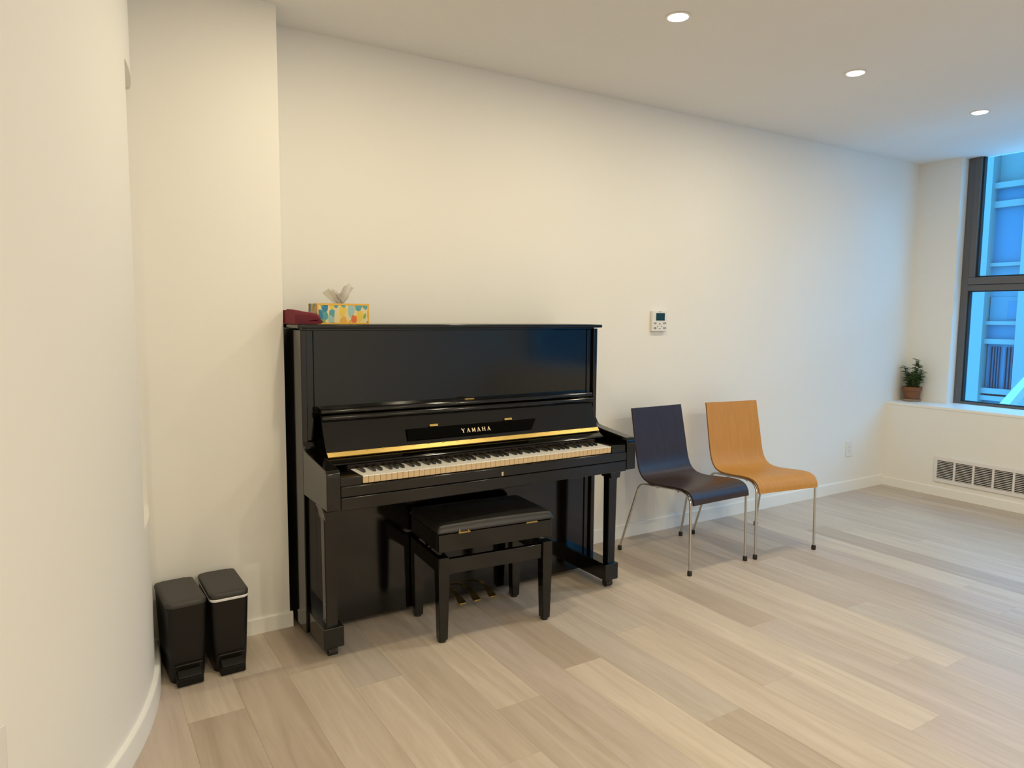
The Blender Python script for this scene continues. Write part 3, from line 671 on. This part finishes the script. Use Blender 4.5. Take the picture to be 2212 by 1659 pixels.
# ------------------------------------------------------------------ pedal bins
def rrect(hx, hy, r, n=5, rb=None):
    """rounded rectangle; rb = radius of the two back corners"""
    pts = []
    for (cx, cy, a0, rr) in ((1, 1, 0, rb if rb is not None else r), (-1, 1, 90, rb if rb is not None else r), (-1, -1, 180, r), (1, -1, 270, r)):
        for k in range(n + 1):
            a = R_(a0 + 90 * k / n); pts.append((cx * (hx - rr) + rr * math.cos(a), cy * (hy - rr) + rr * math.sin(a)))
    return pts
def loft(bm, levels, cap0=True, cap1=True):
    rows = [[bm.verts.new((x, y, z)) for x, y in pts] for pts, z in levels]
    n = len(rows[0])
    for A, B in zip(rows, rows[1:]):
        for k in range(n): bm.faces.new((A[k], A[(k + 1) % n], B[(k + 1) % n], B[k]))
    if cap0: bm.faces.new(rows[0][::-1])
    if cap1: bm.faces.new(rows[-1])
    return bm
def make_bin(label, loc, rz, liner):
    t = thing('pedal_bin', label, 'trash bin', loc, rz, 'black pedal bins by the curved wall')
    b = NB()
    lv = []
    for z, hx, hy, dy in ((0.0, 0.055, 0.112, 0.0), (0.006, 0.058, 0.115, 0), (0.05, 0.061, 0.119, 0.0), (0.16, 0.0645, 0.126, 0), (0.275, 0.068, 0.133, 0), (0.289, 0.0685, 0.134, 0)):
        lv.append(([(x, y + dy) for x, y in rrect(hx, hy, 0.024, 6, 0.018)], z))
    loft(b, lv); obj('bin_body', b, BIN_BODY, t)
    if liner:
        b = NB(); loft(b, [(rrect(0.0692, 0.1348, 0.025, 6, 0.018), 0.282), (rrect(0.0705, 0.1362, 0.026, 6, 0.018), 0.2862), (rrect(0.0705, 0.1362, 0.026, 6, 0.018), 0.2895), (rrect(0.0692, 0.1348, 0.025, 6, 0.018), 0.2915)], False, False)
        obj('liner_bag', b, LINER, t)
    z0 = 0.2925 if liner else 0.2895
    b = NB()
    loft(b, [(rrect(0.0685, 0.1335, 0.028, 6, 0.016), z0), (rrect(0.0705, 0.1355, 0.029, 6, 0.017), z0 + 0.004), (rrect(0.0705, 0.1355, 0.029, 6, 0.017), z0 + 0.012), (rrect(0.0675, 0.1325, 0.027, 6, 0.016), z0 + 0.018), ([(x, y * 0.98 + 0.004) for x, y in rrect(0.055, 0.118, 0.025, 6, 0.014)], z0 + 0.0225)])
    li = obj('lid', b, BIN_LID, t)
    b = NB(); box(b, -0.046, 0.046, 0.118, 0.144, z0 - 0.004, z0 + 0.017, 0.004); obj('lid_hinge', b, BIN_LID, li)
    # base with pedal
    b = NB(); prism(b, [(-0.108, 0.004), (-0.150, 0.002), (-0.160, 0.006), (-0.160, 0.030), (-0.152, 0.037), (-0.128, 0.046), (-0.108, 0.050)], -0.044, 0.044, 'x', 0.003); obj('pedal_housing', b, mat('housing_plastic', (0.005, 0.0045, 0.004), 0.6, spec=0.2, noise=0.1), t)
    b = NB(); prism(b, [(-0.122, 0.050), (-0.132, 0.055), (-0.158, 0.044), (-0.164, 0.037), (-0.156, 0.036)], -0.040, 0.040, 'x', 0.002); obj('foot_pedal', b, mat('pedal_plastic', (0.010, 0.009, 0.008), 0.6, spec=0.25, noise=0.1), t)
    b = NB(); box(b, -0.048, 0.048, -0.131, -0.112, 0.066, 0.074, 0.003); obj('pedal_brow', b, BIN_BODY, t)
    return t
make_bin('black pedal bin tight against the curved wall', (-1.232, -0.378, 0), R_(3), False)
make_bin('black pedal bin with a white liner edge showing, nearer the piano', (-1.078, -0.369, 0), R_(1), True)

# ------------------------------------------------------------------ things on the piano
ZL = 1.311
tb = thing('tissue_box', 'colourful patterned tissue box on top of the piano', 'tissue box', (-0.548, -0.225, ZL), R_(2))
b = NB(); box(b, -0.115, 0.115, -0.056, 0.056, 0.0, 0.086, 0.0015); obj('carton', b, CARD, tb, smooth=False)
for (x0, x1, z0, z1) in ((-0.1155, 0.1155, 0, 0.005), (-0.1155, 0.1155, 0.079, 0.0865), (-0.1155, -0.109, 0.005, 0.079), (0.110, 0.1155, 0.005, 0.079)):
    b = NB(); box(b, x0, x1, -0.0568, -0.055, z0, z1); obj('printed_border', b, CARD_EDGE, tb, smooth=False)
b = NB(); lathe(b, [(1, 0), (1, 0.0012)], n=24)
for v in b.verts: v.co.x *= 0.072; v.co.y *= 0.022; v.co.z += 0.0862
obj('opening', b, mat('opening_film', (0.55, 0.45, 0.35), 0.3, noise=0.1, nscale=40), tb)
def tissue_sheet(b, x0, lean, h, wid, seed):
    rnd = random.Random(seed); rows = []
    n, mrow = 16, 10
    for j in range(mrow + 1):
        t = j / mrow; row = []
        spread = 0.35 + 1.0 * t ** 0.8
        for i in range(n + 1):
            u = -1 + 2 * i / n
            x = x0 + lean * t ** 1.3 + u * wid * spread * (1 - 0.25 * t * t)
            y = 0.012 * math.sin(u * 5 + seed + 3 * t) * (0.3 + t) + 0.006 * math.sin(u * 11 + 5 * t + seed)
            z = 0.082 + h * t * (1 - 0.22 * abs(u) ** 1.5) + 0.004 * math.sin(u * 7 + seed)
            row.append(b.verts.new((x, y, z)))
        rows.append(row)
    for A, B in zip(rows, rows[1:]):
        for i in range(n): b.faces.new((A[i], A[i + 1], B[i + 1], B[i]))
b = NB(); tissue_sheet(b, 0.010, 0.034, 0.090, 0.026, 1); tissue_sheet(b, 0.0, -0.040, 0.068, 0.030, 4); tissue_sheet(b, 0.012, 0.004, 0.055, 0.026, 9)
bmesh.ops.solidify(b, geom=b.faces[:], thickness=0.0007)
obj('tissue', b, TISSUE, tb)

def folded_cloth():
    b = NB()
    # end-on outline (x, z) of a cloth folded over on itself, with the slit between the two folds
    out = [(-0.055, 0.001), (0.0, 0.001), (0.040, 0.001), (0.052, 0.005), (0.0575, 0.012), (0.055, 0.0195), (0.046, 0.0225), (0.020, 0.0220), (-0.005, 0.0225),
           (0.020, 0.0250), (0.044, 0.0262), (0.049, 0.0305), (0.043, 0.0370), (0.025, 0.0440), (0.0, 0.0510), (-0.030, 0.0560), (-0.055, 0.0575)]
    c = catmull([(x, z, 0) for x, z in out], 3); ny = 22; rows = []
    for j in range(ny + 1):
        v = j / ny; y = -0.115 + 0.23 * v; row = []
        end = 1 - 0.35 * max(0, abs(2 * v - 1) - 0.86) / 0.14
        for i, p in enumerate(c):
            wob = (0.0022 * math.sin(8 * v + i * 0.22) + 0.0014 * math.sin(19 * v + i * 0.5)) * min(1, p.y / 0.02)
            row.append(b.verts.new((p.x * (1 if p.x < 0 else (0.94 + 0.06 * math.sin(6 * v + 1))), y, max(0.0006, p.y * end + wob))))
        rows.append(row)
    n = len(c)
    for A, B in zip(rows, rows[1:]):
        for k in range(n): b.faces.new((A[k], A[(k + 1) % n], B[(k + 1) % n], B[k]))
    b.faces.new(rows[0]); b.faces.new(rows[-1][::-1])
    return b
cl = obj('folded_cloth', folded_cloth(), RED, loc=(-0.722, -0.262, ZL))
tag(cl, 'folded dark red cloth on the left end of the piano lid', 'cloth')

# ------------------------------------------------------------------ wall fittings
th = thing('thermostat', 'small white wall thermostat with dark screen above the dark chair', 'thermostat', (1.532, 0.0, 1.262))
b = NB(); box(b, -0.060, 0.060, -0.022, 0.0, 0.0, 0.126, 0.004, 2); obj('case', b, PLASTIC_W, th)
b = NB(); box(b, -0.032, 0.040, -0.0235, -0.0215, 0.066, 0.112, 0.001); obj('screen', b, LCD, th)
for (x, z, wx, wz) in ((-0.038, 0.050, 0.010, 0.005), (0.040, 0.050, 0.012, 0.005), (-0.038, 0.020, 0.010, 0.006), (0.040, 0.020, 0.012, 0.005), (0.0, 0.046, 0.006, 0.004), (0.0, 0.016, 0.006, 0.003), (-0.016, 0.031, 0.004, 0.004), (0.016, 0.031, 0.004, 0.004), (0.0, 0.119, 0.010, 0.002)):
    b = NB(); box(b, x - wx, x + wx, -0.0232, -0.0215, z - wz / 1.0, z + wz / 1.0, 0.0006); obj('button', b, PLASTIC_G, th)

def outlet(label, loc, rz, grp=None):
    t = thing('wall_outlet', label, 'outlet', loc, rz, grp)
    b = NB(); box(b, -0.040, 0.040, -0.006, 0.0, 0.0, 0.118, 0.002); obj('cover_plate', b, PLASTIC_W, t)
    b = NB(); box(b, -0.017, 0.017, -0.0075, -0.0055, 0.026, 0.092, 0.001); soc = obj('socket', b, PLASTIC_W, t)
    for z in (0.043, 0.075):
        for x in (-0.006, 0.006):
            b = NB(); box(b, x - 0.0012, x + 0.0012, -0.0078, -0.007, z - 0.005, z + 0.005); obj('slot', b, SLOT, soc, smooth=False)
    return t
outlet('white wall outlet low on the wall near the window corner', (3.59, 0.0, 0.276), 0)
aP = R_(-39.75)
outlet('white wall plate on the curved wall at the left edge', (CC[0] + RW * math.cos(aP), CC[1] + RW * math.sin(aP), 0.318), aP + math.pi / 2)

# air register on the ledge front
VY0, VL, VZ0, VZ1 = -0.412, 1.352, 0.108, 0.302
VO = (XR, VY0 - VL / 2, VZ0)
vent = thing('air_register', 'long white louvred air register low under the window', 'vent', VO)
b = NB(); box(b, XR - 0.0015, XR, VY0 - 0.01, VY0 - VL + 0.01, VZ0 + 0.01, VZ1 - 0.01); obj('backing', b, VENT_DK, vent, VO, smooth=False)
for (y0, y1, z0, z1) in ((VY0, VY0 - VL, VZ1 - 0.027, VZ1), (VY0, VY0 - VL, VZ0, VZ0 + 0.027), (VY0, VY0 - 0.021, VZ0 + 0.027, VZ1 - 0.027), (VY0 - VL + 0.021, VY0 - VL, VZ0 + 0.027, VZ1 - 0.027)):
    b = NB(); box(b, XR - 0.011, XR, y0, y1, z0, z1, 0.002); obj('frame', b, VENT_M, vent, VO)
nc = 10; pitch = (VL - 0.042 + 0.014) / nc
for i in range(1, nc):
    y = VY0 - 0.021 - i * pitch + 0.007
    b = NB(); box(b, XR - 0.010, XR - 0.001, y - 0.007, y + 0.007, VZ0 + 0.027, VZ1 - 0.027, 0.001); obj('divider', b, VENT_M, vent, VO)
ns = 11
for i in range(ns):
    z = VZ0 + 0.027 + (i + 0.5) * (VZ1 - VZ0 - 0.054) / ns
    b = NB(); prism(b, [(XR - 0.0070, z - 0.0035), (XR - 0.0035, z - 0.0012), (XR - 0.0035, z + 0.0002), (XR - 0.0075, z - 0.0020)], VY0 - 0.02, VY0 - VL + 0.02, 'y'); obj('slat', b, VENT_M, vent, VO, smooth=False)

# ------------------------------------------------------------------ potted plant on the sill
PP = (4.262, -0.098, ZS)
pl = thing('potted_plant', 'small leafy green plant in a terracotta pot on the window ledge', 'potted plant', PP)
b = NB(); lathe(b, [(0.060, 0.0), (0.066, 0.002), (0.070, 0.018), (0.067, 0.020), (0.062, 0.016)], n=28, cap1=False); obj('saucer', b, SAUCER, pl)
b = NB(); lathe(b, [(0.050, 0.006), (0.053, 0.008), (0.064, 0.086), (0.071, 0.087), (0.073, 0.117), (0.066, 0.118), (0.063, 0.106)], n=28, cap1=False); obj('pot', b, TERRA, pl)
b = NB(); lathe(b, [(0.064, 0.104), (0.045, 0.109), (0.01, 0.111)], n=24); obj('soil', b, SOIL, pl)
rnd = random.Random(12)
def leaf(b, p, d, ln, wd):
    d = d.normalized(); side = d.cross(Vector((0, 0, 1)));
    if side.length < 0.05: side = Vector((1, 0, 0))
    side.normalize(); nr = side.cross(d)
    fr = [(0, 0.12), (0.3, 0.85), (0.6, 1.0), (0.85, 0.55), (1.0, 0.0)]
    L_, M_, R__ = [], [], []
    for t, w_ in fr:
        c = p + d * ln * t - nr * (0.25 * ln * t * t)
        M_.append(b.verts.new(c - nr * 0.002)); L_.append(b.verts.new(c + side * wd * w_ + nr * 0.003 * w_)); R__.append(b.verts.new(c - side * wd * w_ + nr * 0.003 * w_))
    for i in range(len(fr) - 1):
        b.faces.new((L_[i], L_[i + 1], M_[i + 1], M_[i])); b.faces.new((M_[i], M_[i + 1], R__[i + 1], R__[i]))
# stems as (tip offset along y, along x, tip height)
for (dy, dx, hz) in ((0.060, -0.02, 0.275), (0.045, 0.02, 0.215), (-0.020, 0.0, 0.335), (-0.035, 0.015, 0.30), (-0.075, -0.01, 0.25), (-0.060, 0.02, 0.20), (0.015, -0.03, 0.19), (-0.04, -0.035, 0.24)):
    base = Vector((dx * 0.4, dy * 0.25, 0.105)); tip = Vector((dx, dy, hz)); mid = (base + tip) / 2 + Vector((0, dy * 0.12, 0.01))
    pts = catmull([(*base,), (*mid,), (*tip,)], 8)
    b = NB(); tube(b, pts, 0.0028, 6, True, 0.0012); st = obj('stem', b, STEM, pl)
    b = NB(); n = len(pts)
    for k in range(2, n):
        for q in range(3):
            a = rnd.uniform(0, 2 * math.pi) if k < n - 1 else q * math.pi / 2 + rnd.uniform(-.4, .4)
            d = Vector((math.cos(a), math.sin(a), rnd.uniform(0.1, 0.7)))
            leaf(b, pts[k], d, rnd.uniform(0.026, 0.046) * (1.0 if k < n - 2 else 0.85), rnd.uniform(0.007, 0.011))
    for v in b.verts:
        v.co.y = min(v.co.y, 0.090); v.co.x = min(v.co.x, 0.078)
    fo = obj('foliage', b, LEAF, st); fo['kind'] = 'stuff'
